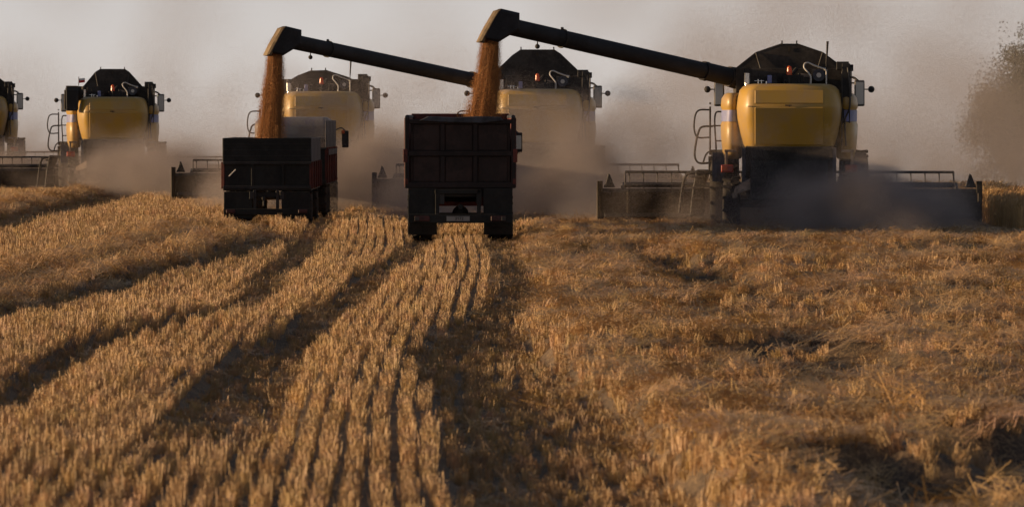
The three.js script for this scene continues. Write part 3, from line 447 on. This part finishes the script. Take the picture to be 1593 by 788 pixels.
// ------------------------------------------------------------------ grain trucks
function heapGeo(w, l, h, seed) {
  const nx = 16, nz = 24, P = [], T = [], r = rngOf(seed);
  for (let j = 0; j <= nz; j++) for (let i = 0; i <= nx; i++) { const a = i / nx * 2 - 1, b = j / nz * 2 - 1; P.push(a * w / 2, h * (1 - 0.8 * Math.max(a * a, b * b)) + 0.05 * (r() - 0.5), b * l / 2); if (i && j) { const k = j * (nx + 1) + i; T.push(k - nx - 2, k, k - nx - 1, k - nx - 2, k - 1, k); } }
  const g = new THREE.BufferGeometry(); g.setAttribute('position', new THREE.Float32BufferAttribute(P, 3)); g.setIndex(T); g.computeVertexNormals(); g.setAttribute('uv', new THREE.Float32BufferAttribute(P.flatMap((_, i) => (i % 3 ? [] : [P[i], P[i + 2]])), 2)); return g;
}
function plate(parent, text, x, y, z) {
  const c = document.createElement('canvas'); c.width = 256; c.height = 56; const k = c.getContext('2d');
  k.fillStyle = '#b9b6b0'; k.fillRect(0, 0, 256, 56); k.fillStyle = '#1a1a1c'; k.font = 'bold 44px sans-serif'; k.textAlign = 'center'; k.fillText(text, 140, 43); k.fillRect(4, 4, 248, 2); k.fillRect(4, 50, 248, 2);
  const t = new THREE.CanvasTexture(c); t.colorSpace = THREE.SRGBColorSpace;
  const m = new THREE.Mesh(new THREE.BoxGeometry(0.52, 0.115, 0.012), std({ map: t, roughness: 0.6, color: rgb(0.5, 0.5, 0.5) })); m.name = 'license_plate'; m.position.set(x, y, z); parent.add(m);
}
{ // the front truck, seen square from behind: rear of the box at z = 0
  const o = thing('grain_truck', 'dark rust-red tipper truck catching grain, seen square from behind in the centre', 'truck', 'grain trucks');
  const D = 101.5, X = (716 - CX) * D / F; o.position.set(X, ground(X, D + 2) - 0.02, -D); o.rotation.y = -Math.atan2(X, D) + 0.0;
  const w = 2.36, h0 = 1.23, h1 = 2.8, mid = 2.0, L = 7.6;
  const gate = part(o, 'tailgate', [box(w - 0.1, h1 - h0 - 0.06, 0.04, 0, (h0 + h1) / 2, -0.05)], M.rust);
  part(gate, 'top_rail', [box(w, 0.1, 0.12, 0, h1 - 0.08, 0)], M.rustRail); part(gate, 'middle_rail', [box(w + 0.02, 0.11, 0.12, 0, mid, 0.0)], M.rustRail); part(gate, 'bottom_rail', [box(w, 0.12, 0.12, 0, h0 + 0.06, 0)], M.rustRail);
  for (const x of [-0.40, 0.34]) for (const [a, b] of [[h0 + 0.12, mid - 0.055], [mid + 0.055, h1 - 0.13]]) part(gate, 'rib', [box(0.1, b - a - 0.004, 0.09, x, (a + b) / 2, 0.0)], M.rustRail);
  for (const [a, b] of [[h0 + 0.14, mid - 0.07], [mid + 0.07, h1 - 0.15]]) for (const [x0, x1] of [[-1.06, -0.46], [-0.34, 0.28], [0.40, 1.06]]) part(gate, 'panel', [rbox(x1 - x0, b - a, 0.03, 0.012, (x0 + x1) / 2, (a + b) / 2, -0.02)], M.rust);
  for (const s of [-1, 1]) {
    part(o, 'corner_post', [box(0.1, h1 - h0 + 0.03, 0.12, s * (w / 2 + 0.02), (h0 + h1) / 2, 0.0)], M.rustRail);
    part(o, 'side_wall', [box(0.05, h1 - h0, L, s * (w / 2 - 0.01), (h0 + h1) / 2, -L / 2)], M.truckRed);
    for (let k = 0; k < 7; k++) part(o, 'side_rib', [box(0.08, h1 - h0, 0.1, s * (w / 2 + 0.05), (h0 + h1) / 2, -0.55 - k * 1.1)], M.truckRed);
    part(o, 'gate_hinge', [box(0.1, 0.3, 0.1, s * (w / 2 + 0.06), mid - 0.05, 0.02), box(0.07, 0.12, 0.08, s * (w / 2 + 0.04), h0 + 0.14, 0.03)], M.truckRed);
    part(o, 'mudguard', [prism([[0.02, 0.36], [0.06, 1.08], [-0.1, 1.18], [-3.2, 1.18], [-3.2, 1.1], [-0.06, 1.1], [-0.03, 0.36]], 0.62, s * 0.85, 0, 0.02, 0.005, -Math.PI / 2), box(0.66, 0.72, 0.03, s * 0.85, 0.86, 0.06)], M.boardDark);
    const tl = part(o, 'tail_light', [rbox(0.34, 0.12, 0.07, 0.02, s * 0.86, 0.535, 0.2)], M.dullRed); part(tl, 'clear_lens', [box(0.1, 0.09, 0.02, s * 0.98, 0.535, 0.235)], M.steel);
    for (const z of [-0.95, -2.25]) for (const x of [0.78, 1.06]) wheel(o, 'rear_wheel', s * x, 0.5, z, 0.5, 0.26, 12, M.steel);
    wheel(o, 'front_wheel', s * 1.0, 0.5, -7.2, 0.5, 0.28, 12, M.steel);
    if (s < 0) continue;
    const mi = part(o, 'mirror', [rbox(0.2, 0.48, 0.07, 0.03, s * 1.42, 2.2, -8.6)], M.dark);
    part(mi, 'mirror_glass', [rbox(0.15, 0.34, 0.02, 0.008, s * 1.42, 2.2, -8.56)], M.lens); for (const pts of [[[1.1, 2.4, -8.7], [1.32, 2.5, -8.65], [1.42, 2.42, -8.6]], [[1.1, 1.8, -8.7], [1.34, 1.86, -8.65], [1.42, 1.98, -8.6]]]) part(mi, 'mirror_arm', [tube(pts, 0.02)], M.steel);
  }
  part(o, 'box_floor', [box(w, 0.1, L, 0, h0, -L / 2)], M.rustRail);
  part(o, 'front_wall', [box(w, h1 - h0 + 0.1, 0.06, 0, (h0 + h1) / 2 + 0.05, -L)], M.truckRed);
  part(o, 'tarpaulin', [prism([[-0.95, 0], [-0.75, 0.1], [-0.2, 0.075], [0.4, 0.1], [0.9, 0.085], [0.95, 0], [0.5, -0.06], [-0.3, -0.04]].reverse(), 0.1, 0.02, h1 - 0.06, 0.08, 0.02), rod(V(-1.2, h1 + 0.02, -0.1), V(-1.18, h1 + 0.02, -L), 0.05), rod(V(1.2, h1 + 0.02, -0.1), V(1.18, h1 + 0.02, -L), 0.05)], M.tarp);
  part(o, 'grain_heap', heapGeo(w - 0.12, L - 0.15, 0.55, 4).translate(0, 2.2, -L / 2), M.grain);
  part(o, 'chassis', [box(0.12, 0.24, L + 1.2, -0.42, 0.98, -L / 2 - 0.5), box(0.12, 0.24, L + 1.2, 0.42, 0.98, -L / 2 - 0.5), box(1.5, 0.16, 0.14, 0, 1.1, -0.1), box(0.9, 0.2, 0.16, 0, 0.98, -1.6)], M.dark);
  part(o, 'towing_frame', [box(0.09, 0.66, 0.1, -0.52, 0.86, 0.08), box(0.09, 0.66, 0.1, 0.42, 0.86, 0.08), box(1.05, 0.1, 0.1, -0.05, 1.14, 0.08), rod(V(0.0, 0.8, 0.2), V(0.0, 0.8, -0.3), 0.06)], M.boardDark);
  part(o, 'axle_housing', [rod(V(-0.8, 0.52, -0.95), V(0.8, 0.52, -0.95), 0.1), plain(new THREE.SphereGeometry(0.19, 16, 12).translate(0, 0.62, -0.95)), rod(V(-0.8, 0.52, -2.25), V(0.8, 0.52, -2.25), 0.1)], M.dark);
  part(o, 'bumper', [box(w, 0.2, 0.1, 0, 0.535, 0.14)], M.boardDark);
  for (const s of [-1, 1]) part(o, 'mud_flap', [rbox(0.66, 0.28, 0.03, 0.012, s * 0.86, 0.3, -0.3)], M.tyre);
  plate(o, '3172', -0.05, 0.535, 0.2);
  const cab = part(o, 'cab', [rbox(2.2, 1.5, 1.5, 0.12, 0, 1.9, -8.8), rbox(1.5, 0.9, 1.4, 0.12, 0, 1.3, -10.0), box(2.3, 0.3, 2.6, 0, 0.8, -9.4)], M.truckRed);
  part(cab, 'rear_window', [box(1.2, 0.5, 0.02, 0, 2.2, -8.04)], M.glass); part(cab, 'windscreen', [box(1.9, 0.6, 0.02, 0, 2.25, -9.56)], M.glass);
}
function farBody(o, zb, L, top, low, ext, w, tailVisible) { // flat-sided body with raised boards: red below, grey boards above
  const h0 = 0.95;
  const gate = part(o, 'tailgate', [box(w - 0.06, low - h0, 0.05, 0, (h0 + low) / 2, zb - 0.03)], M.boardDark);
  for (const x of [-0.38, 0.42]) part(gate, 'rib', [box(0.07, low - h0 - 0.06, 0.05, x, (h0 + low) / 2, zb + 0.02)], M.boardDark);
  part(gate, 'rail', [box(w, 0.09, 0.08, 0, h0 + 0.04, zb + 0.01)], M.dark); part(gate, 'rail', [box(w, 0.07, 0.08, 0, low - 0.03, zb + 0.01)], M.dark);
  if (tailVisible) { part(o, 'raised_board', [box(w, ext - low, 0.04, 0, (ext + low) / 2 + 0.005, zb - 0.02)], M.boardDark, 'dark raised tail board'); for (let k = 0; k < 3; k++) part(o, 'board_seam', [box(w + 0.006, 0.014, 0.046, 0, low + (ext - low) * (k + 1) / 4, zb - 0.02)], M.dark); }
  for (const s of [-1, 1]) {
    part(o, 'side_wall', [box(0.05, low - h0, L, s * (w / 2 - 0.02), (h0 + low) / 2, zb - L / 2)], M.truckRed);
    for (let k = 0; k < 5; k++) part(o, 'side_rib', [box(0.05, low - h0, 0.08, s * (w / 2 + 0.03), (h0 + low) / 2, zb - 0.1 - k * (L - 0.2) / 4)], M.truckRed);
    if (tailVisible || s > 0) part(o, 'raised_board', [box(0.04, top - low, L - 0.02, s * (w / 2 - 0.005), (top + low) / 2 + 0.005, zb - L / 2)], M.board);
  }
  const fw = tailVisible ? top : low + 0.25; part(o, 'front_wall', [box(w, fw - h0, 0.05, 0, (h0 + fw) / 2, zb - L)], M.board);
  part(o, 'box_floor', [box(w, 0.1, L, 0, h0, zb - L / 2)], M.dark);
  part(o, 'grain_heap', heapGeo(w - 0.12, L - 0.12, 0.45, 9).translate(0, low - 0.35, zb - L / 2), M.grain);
  part(o, 'chassis', [box(0.12, 0.2, L + 0.6, -0.4, 0.78, zb - L / 2 - 0.2), box(0.12, 0.2, L + 0.6, 0.4, 0.78, zb - L / 2 - 0.2), box(1.4, 0.14, 0.12, 0, 0.8, zb - 0.15)], M.dark);
}
{ // trailer in front of the eye, its towing truck beyond
  const D = 118.5, X = (415 - CX) * D / F, gy = ground(X, D + 3) - 0.02;
  const o = thing('grain_trailer', 'dark two-axle grain trailer with raised tail board, under the left grain stream', 'trailer', 'grain trucks'); o.position.set(X, gy, -D);
  farBody(o, 0, 5.6, 2.28, 1.66, 2.28, 2.32, true);
  part(o, 'rear_skirt', [box(0.75, 0.72, 0.05, -0.76, 0.52, 0.05), box(0.75, 0.72, 0.05, 0.76, 0.52, 0.05), box(2.28, 0.16, 0.1, 0, 0.35, 0.08)], M.boardDark);
  part(o, 'tow_hook_frame', [box(0.08, 0.6, 0.1, -0.32, 0.62, 0.02), box(0.08, 0.6, 0.1, 0.28, 0.62, 0.02), rod(V(-0.08, 0.5, 0.1), V(-0.08, 0.75, 0.05), 0.03)], M.dark);
  part(o, 'broom_handle', [rod(V(-1.0, 1.28, 0.06), V(-0.82, 1.46, 0.06), 0.015)], M.pipe, 'pale stick held on the tailgate');
  for (const s of [-1, 1]) { part(o, 'tail_light', [rbox(0.24, 0.1, 0.05, 0.02, s * 0.95, 0.36, 0.15)], M.dullRed); for (const z of [-1.1, -4.6]) for (const x of [0.76, 1.02]) wheel(o, 'wheel', s * x, 0.48, z, 0.48, 0.24, 12, M.steel); }
  part(o, 'drawbar', [rod(V(0, 0.6, -5.5), V(0.02, 0.62, -7.2), 0.06), rod(V(-0.4, 0.6, -5.3), V(0, 0.6, -6.4), 0.05), rod(V(0.4, 0.6, -5.3), V(0, 0.6, -6.4), 0.05)], M.dark);
  const D2 = 126.2, X2 = (441 - CX) * D2 / F, g2 = ground(X2, D2 + 3) - 0.02;
  const t = thing('grain_truck', 'red-sided truck with grey boards towing the trailer, veiled in dust', 'truck', 'grain trucks'); t.position.set(X2, g2, -D2); t.rotation.y = -0.01;
  farBody(t, 0, 5.2, 2.7, 1.95, 1.95, 2.4, false);
  part(t, 'side_strip', [box(0.03, 0.16, 4.6, 1.245, 1.82, -2.6)], M.board, 'grey strip along the red side');
  const cab = part(t, 'cab', [rbox(2.3, 1.75, 1.7, 0.3, -0.05, 1.93, -6.3)], M.cab); part(cab, 'windscreen', [box(1.8, 0.65, 0.02, -0.05, 2.25, -7.16)], M.glass);
  part(cab, 'roof_beacon', [plain(new THREE.SphereGeometry(0.09, 12, 8).scale(0.8, 1.2, 0.8).translate(-0.62, 2.9, -6.2))], M.dark);
  const mi = part(t, 'mirror', [rbox(0.2, 0.5, 0.07, 0.03, 1.42, 2.15, -6.6)], M.dark); part(mi, 'mirror_arm', [tube([[1.1, 2.4, -6.6], [1.3, 2.48, -6.6], [1.42, 2.4, -6.6]], 0.02)], M.steel); part(mi, 'marker_lamp', [rbox(0.1, 0.1, 0.05, 0.02, 1.36, 2.36, -6.52)], M.amber);
  for (const s of [-1, 1]) { for (const z of [-1.0, -2.2]) for (const x of [0.76, 1.04]) wheel(t, 'rear_wheel', s * x, 0.5, z, 0.5, 0.26, 12, M.steel); wheel(t, 'front_wheel', s * 1.05, 0.5, -6.4, 0.5, 0.28, 12, M.steel); }
}

// ------------------------------------------------------------------ falling grain
function speckGeo(n, e, spread, seed, tall = 1) { // a loose cloud of tiny flakes
  const r = rngOf(seed), P = new Float32Array(n * 9);
  for (let i = 0; i < n; i++) {
    const c = V(gauss(r) * spread, gauss(r) * spread * tall, gauss(r) * spread), a = V(gauss(r), gauss(r), gauss(r)).normalize(), b = V(gauss(r), gauss(r), gauss(r)).cross(a).normalize(), s = e * (0.6 + 0.8 * r());
    for (let k = 0; k < 3; k++) { const q = k * 2.0944, p = c.clone().addScaledVector(a, Math.cos(q) * s * 0.577).addScaledVector(b, Math.sin(q) * s * 0.577); P.set([p.x, p.y, p.z], i * 9 + k * 3); }
  }
  const g = new THREE.BufferGeometry(); g.setAttribute('position', new THREE.BufferAttribute(P, 3)); g.computeVertexNormals(); return g;
}
const streakFall = tile((u, v) => fbm(u * 30, v * 3.5, 14.5, 4));
const fallTex = tex(256, (u, v, i, j) => { const q = (0.35 + 0.75 * streakFall(u, v)) * (0.75 + 0.4 * hash(i, j >> 2, 8)); return [q, q * 0.96, q * 0.9]; });
const fallingGrain = std({ color: rgb(0.46, 0.20, 0.058), map: fallTex, bumpMap: fallTex, bumpScale: 0.05, roughness: 0.85 });
const grainSpeck = std({ color: rgb(0.37, 0.17, 0.05), roughness: 0.8, side: THREE.DoubleSide });
function stream(label, a, b, r0, r1, seed) {
  const o = thing('grain_stream', label, 'grain', 'streams of grain'), nj = 60, ni = 36, P = [], T = [], uv = [], r = rngOf(seed);
  const axis = (t) => V(a.x + (b.x - a.x) * (0.55 * t + 0.45 * t * t), a.y + (b.y - a.y) * t, a.z + (b.z - a.z) * t);
  const rad = (t, q) => (r0 + (r1 - r0) * t) * (0.86 + 0.55 * (fbm(Math.cos(q) * 2.0 + seed, t * 1.6, Math.sin(q) * 2.0, 3) - 0.35) + 0.20 * (fbm(q * 3.0, t * 5, seed, 3) - 0.5) * t);
  for (let j = 0; j <= nj; j++) for (let i = 0; i <= ni; i++) {
    const t = j / nj, q = i % ni / ni * 6.28318, c = axis(t), w = rad(t, q); P.push(c.x - a.x + Math.cos(q) * w, c.y - a.y, c.z - a.z + Math.sin(q) * w * 0.85); uv.push(i / ni, t);
    if (i && j) { const k = j * (ni + 1) + i; T.push(k - ni - 2, k - ni - 1, k, k - ni - 2, k, k - 1); }
  }
  const g = new THREE.BufferGeometry(); g.setAttribute('position', new THREE.Float32BufferAttribute(P, 3)); g.setAttribute('uv', new THREE.Float32BufferAttribute(uv, 2)); g.setIndex(T); g.computeVertexNormals();
  o.position.copy(a);
  const core = new THREE.Mesh(g, fallingGrain); core.name = 'grain_core'; core.castShadow = core.receiveShadow = true; o.add(core);
  const sg = speckGeo(60, 0.014, 0.05, seed + 5, 2.5), n = 1500, im = new THREE.InstancedMesh(sg, grainSpeck, n); im.name = 'loose_grain'; im.userData = { kind: 'stuff' }; im.castShadow = true;
  for (let i = 0; i < n; i++) { const t = Math.pow(r(), 0.8), q = r() * 6.283, c = axis(t), w = rad(t, q) * (0.9 + 0.3 * Math.abs(gauss(r)) * (0.3 + t)); im.setMatrixAt(i, M4.compose(V(c.x - a.x + Math.cos(q) * w, c.y - a.y, c.z - a.z + Math.sin(q) * w * 0.85), Q.setFromEuler(E.set(0, r() * 6.28, 0)), V(0.8, 1, 0.8))); }
  o.add(im);
}
stream('thick brown grain pouring from the near auger into the front truck', at(765, 50, 106.6), at(746, 215, 106.8), 0.18, 0.34, 3);
stream('brown grain pouring from the far auger into the left trailer', at(429, 72, 121.8), at(417, 232, 121.8), 0.17, 0.32, 8);

// ------------------------------------------------------------------ trees at the right
function tree(label, u, D, h, seed) {
  const r = rngOf(seed), o = thing('tree', label, 'tree', 'trees at the right edge'), X = (u - CX) * D / F, gy = ground(X, D); o.position.set(X, gy, -D);
  const tr = [rod(V(0, -0.3, 0), V(0.1, h * 0.45, 0), 0.28, 0.17, 8), rod(V(0.1, h * 0.45, 0), V(0.0, h * 0.85, 0), 0.17, 0.05, 7)], tips = [];
  for (let i = 0; i < 9; i++) { const y = h * (0.3 + 0.055 * i), a = i * 2.4 + r(), l = h * (0.3 - 0.018 * i), p = V(Math.cos(a) * l, y + l * 0.6, Math.sin(a) * l); tr.push(rod(V(0.05, y, 0), p, 0.08, 0.03, 6)); tips.push(p); }
  part(o, 'trunk', tr, std({ color: rgb(0.09, 0.07, 0.055), roughness: 0.9 }));
  const P = [];
  for (let k = 0; k < 100; k++) {
    const th = r() * 6.283, yy = Math.pow(r(), 0.8), prof = h * 0.36 * Math.sqrt(Math.max(0.05, Math.sin(Math.PI * (0.12 + 0.83 * yy)))), q = prof * Math.sqrt(r());
    const c = r() < 0.3 ? tips[(r() * tips.length) | 0].clone() : V(Math.cos(th) * q, h * (0.12 + 0.88 * yy), Math.sin(th) * q), s = 0.4 + 0.6 * r();
    for (let i = 0; i < 330; i++) { const gg = () => clamp(gauss(r), -1.7, 1.7), p = c.clone().add(V(gg() * s, gg() * s * 0.7, gg() * s)), a = V(gauss(r), gauss(r), gauss(r)).normalize().multiplyScalar(0.09), b = V(gauss(r), gauss(r), gauss(r)).normalize().multiplyScalar(0.07); P.push(p.clone().add(a), p.clone().add(b), p.clone().sub(a)); }
  }
  const g = new THREE.BufferGeometry().setFromPoints(P); g.computeVertexNormals(); g.setAttribute('uv', new THREE.Float32BufferAttribute(new Float32Array(P.length * 2), 2));
  part(o, 'crown', g, leaf);
}
const leaf = new THREE.MeshPhysicalMaterial({ color: rgb(0.055, 0.065, 0.025), roughness: 0.8, side: THREE.DoubleSide, transmission: 0.3, thickness: 0 });
tree('hazy leafy tree cut by the right edge of the picture, tallest of the row', 1682, 258, 11.2, 11);
tree('hazy leafy tree just left of the tallest tree at the right edge', 1640, 264, 10.0, 12);
tree('faint hazy tree second from the left in the row at the right', 1606, 276, 9.6, 13);
tree('faint low tree leftmost of the hazy row at the right', 1576, 288, 8.4, 14);

// ------------------------------------------------------------------ dust raised by the machines: real specks, a few millimetres each
function ballGeo(n, e, rad, seed) { // specks thinning out towards the rim of a ball
  const r = rngOf(seed), P = new Float32Array(n * 9);
  for (let i = 0; i < n; i++) {
    let x, y, z, q; do { x = r() * 2 - 1; y = r() * 2 - 1; z = r() * 2 - 1; q = x * x + y * y + z * z; } while (q > 1 || r() > (1 - q) * (1 - q));
    const th = r() * 6.283, cz = r() * 2 - 1, cs = Math.sqrt(1 - cz * cz), n1 = V(cs * Math.cos(th), cz, cs * Math.sin(th)), a = Math.abs(n1.y) < 0.9 ? V(0, 1, 0).cross(n1).normalize() : V(1, 0, 0).cross(n1).normalize(), b = n1.clone().cross(a), s = e * (0.6 + 0.8 * r()) * 0.577;
    for (let k = 0; k < 3; k++) { const c = Math.cos(k * 2.0944) * s, d = Math.sin(k * 2.0944) * s; P.set([x * rad + a.x * c + b.x * d, y * rad + a.y * c + b.y * d, z * rad + a.z * c + b.z * d], i * 9 + k * 3); }
  }
  const g = new THREE.BufferGeometry(); g.setAttribute('position', new THREE.BufferAttribute(P, 3)); g.computeVertexNormals(); return g;
}
const speck = (c) => new THREE.MeshPhysicalMaterial({ color: c, roughness: 1, side: THREE.DoubleSide, transmission: 0.45, thickness: 0, specularIntensity: 0 });
const fieldDust = speck(rgb(0.495, 0.44, 0.42));   // one dust everywhere
function dust(name, label, geo, mat, n, where, seed, size) {
  const r = rngOf(seed), im = new THREE.InstancedMesh(geo, mat, n); im.name = numbered(name); im.userData = { kind: 'stuff', label, category: 'dust' };
  let i = 0, tries = 0;
  while (i < n && tries++ < n * 40) { const p = where(r); if (!p) continue; const s = size(r, p); im.setMatrixAt(i++, M4.compose(p, Q.setFromEuler(E.set(r() * 6.28, r() * 6.28, r() * 6.28)), V(s, s, s))); }
  im.count = i; scene.add(im);
}
const fine = ballGeo(20000, 0.0030, 0.62, 501), wide = ballGeo(120000, 0.0052, 2.6, 502);
// a plume: leaves the chopper, drifts to the right and spreads as it goes
function plume(u, D, drift, rise, len, lumps, bite = 0.36) {
  const X = (u - CX) * D / F;
  return (r) => {
    const t = Math.pow(r(), 0.7), w = 0.35 + 1.0 * t, x = X - 0.9 + 1.8 * r() * (1 - t * 0.5) + drift * t + gauss(r) * w * 0.6, y = Math.abs(0.3 + rise * t * r() + (2.0 - 0.4 * rise) * r() * r() * (1 - t) + gauss(r) * w * 0.5 * (0.35 + rise * 0.3)), z = -D + 0.7 + len * t * r() + gauss(r) * w * 0.5;
    if (fbm(x * lumps, y * lumps * 1.2, z * lumps * 0.6, 3) < bite + (0.62 - bite) * r()) return null;
    return V(x, y, z);
  };
}
const sz = (a, b) => (r) => a + (b - a) * r();
dust('dust_plume', 'dark dust billowing behind the nearest combine on the right', fine, fieldDust, 820, plume(1226, 108.5, 3.8, 0.7, 2.6, 1.25, 0.40), 61, sz(0.5, 1.3));
dust('dust_plume', 'pale brown dust behind the combine beyond the front truck', fine, fieldDust, 420, plume(836, 127, 3.0, 1.9, 4.0, 0.6), 62, sz(0.8, 1.6));
dust('dust_plume', 'brown dust behind the combine beyond the truck and trailer', fine, fieldDust, 380, plume(505, 140.6, 3.6, 1.8, 4.0, 0.55), 63, sz(0.8, 1.7));
dust('dust_plume', 'low brown dust swirling behind the combine at left', fine, fieldDust, 330, plume(160, 161, 4.0, 0.9, 4, 0.5), 64, sz(0.9, 1.8));
dust('dust_plume', 'low dust behind the combine at the left edge', fine, fieldDust, 115, plume(-40, 172, 4.5, 1.0, 3, 0.5), 65, sz(0.9, 1.8));
// thinner dust hanging between the machines
function veil(x0, x1, D0, D1, hi) { return (r) => { const D = rr(D0, D1, r), x = rr(x0, x1, r), y = Math.min(-Math.log(1 - r() * 0.999) * hi, hi * 2.6); if (fbm(x * 0.28, y * 0.35, D * 0.2, 3) < 0.28 + 0.36 * r()) return null; return V(x, y, -D); }; }
dust('dust_veil', 'thin dust hanging over the combine behind the front truck', fine, fieldDust, 150, veil(-3.2, 4.4, 120, 126, 1.2), 71, sz(1.4, 2.2));
dust('dust_veil', 'thin dust hanging over the combine behind the trailer', fine, fieldDust, 180, veil(-9.0, -1.0, 130, 139.5, 1.45), 72, sz(1.4, 2.2));
dust('dust_veil', 'low dust lying over the stubble around the wheels of all the combines', fine, fieldDust, 420, (r) => { const x = rr(-19, 9.5, r), D = 125 - 2.5 * (x - 0.7) + rr(-7, 2.5, r), y = Math.min(-Math.log(1 - r() * 0.999) * 0.75, 2.2); if (fbm(x * 0.4, y * 0.6, D * 0.3, 3) < 0.3 + 0.3 * r()) return null; return V(x, y, -D); }, 73, sz(1.0, 1.9));
dust('dust_bank', 'wide bank of dust drifting behind all the combines', wide, fieldDust, 980, (r) => { const D = rr(182, 252, r), x = rr(-44, 46, r), q = smooth(2, 15, x), y = -2.0 + Math.min(-Math.log(1 - r() * 0.999) * (3.3 + 2.2 * q), 22); if (r() > 0.55 + 0.45 * q || fbm(x * 0.07, y * 0.1, D * 0.05, 3) < 0.16 + 0.22 * r()) return null; return V(x, y, -D); }, 81, sz(0.9, 1.5));

scene.traverse((q) => { if (q.isMesh) { q.castShadow = true; q.receiveShadow = true; } });
renderer.render(scene, camera);
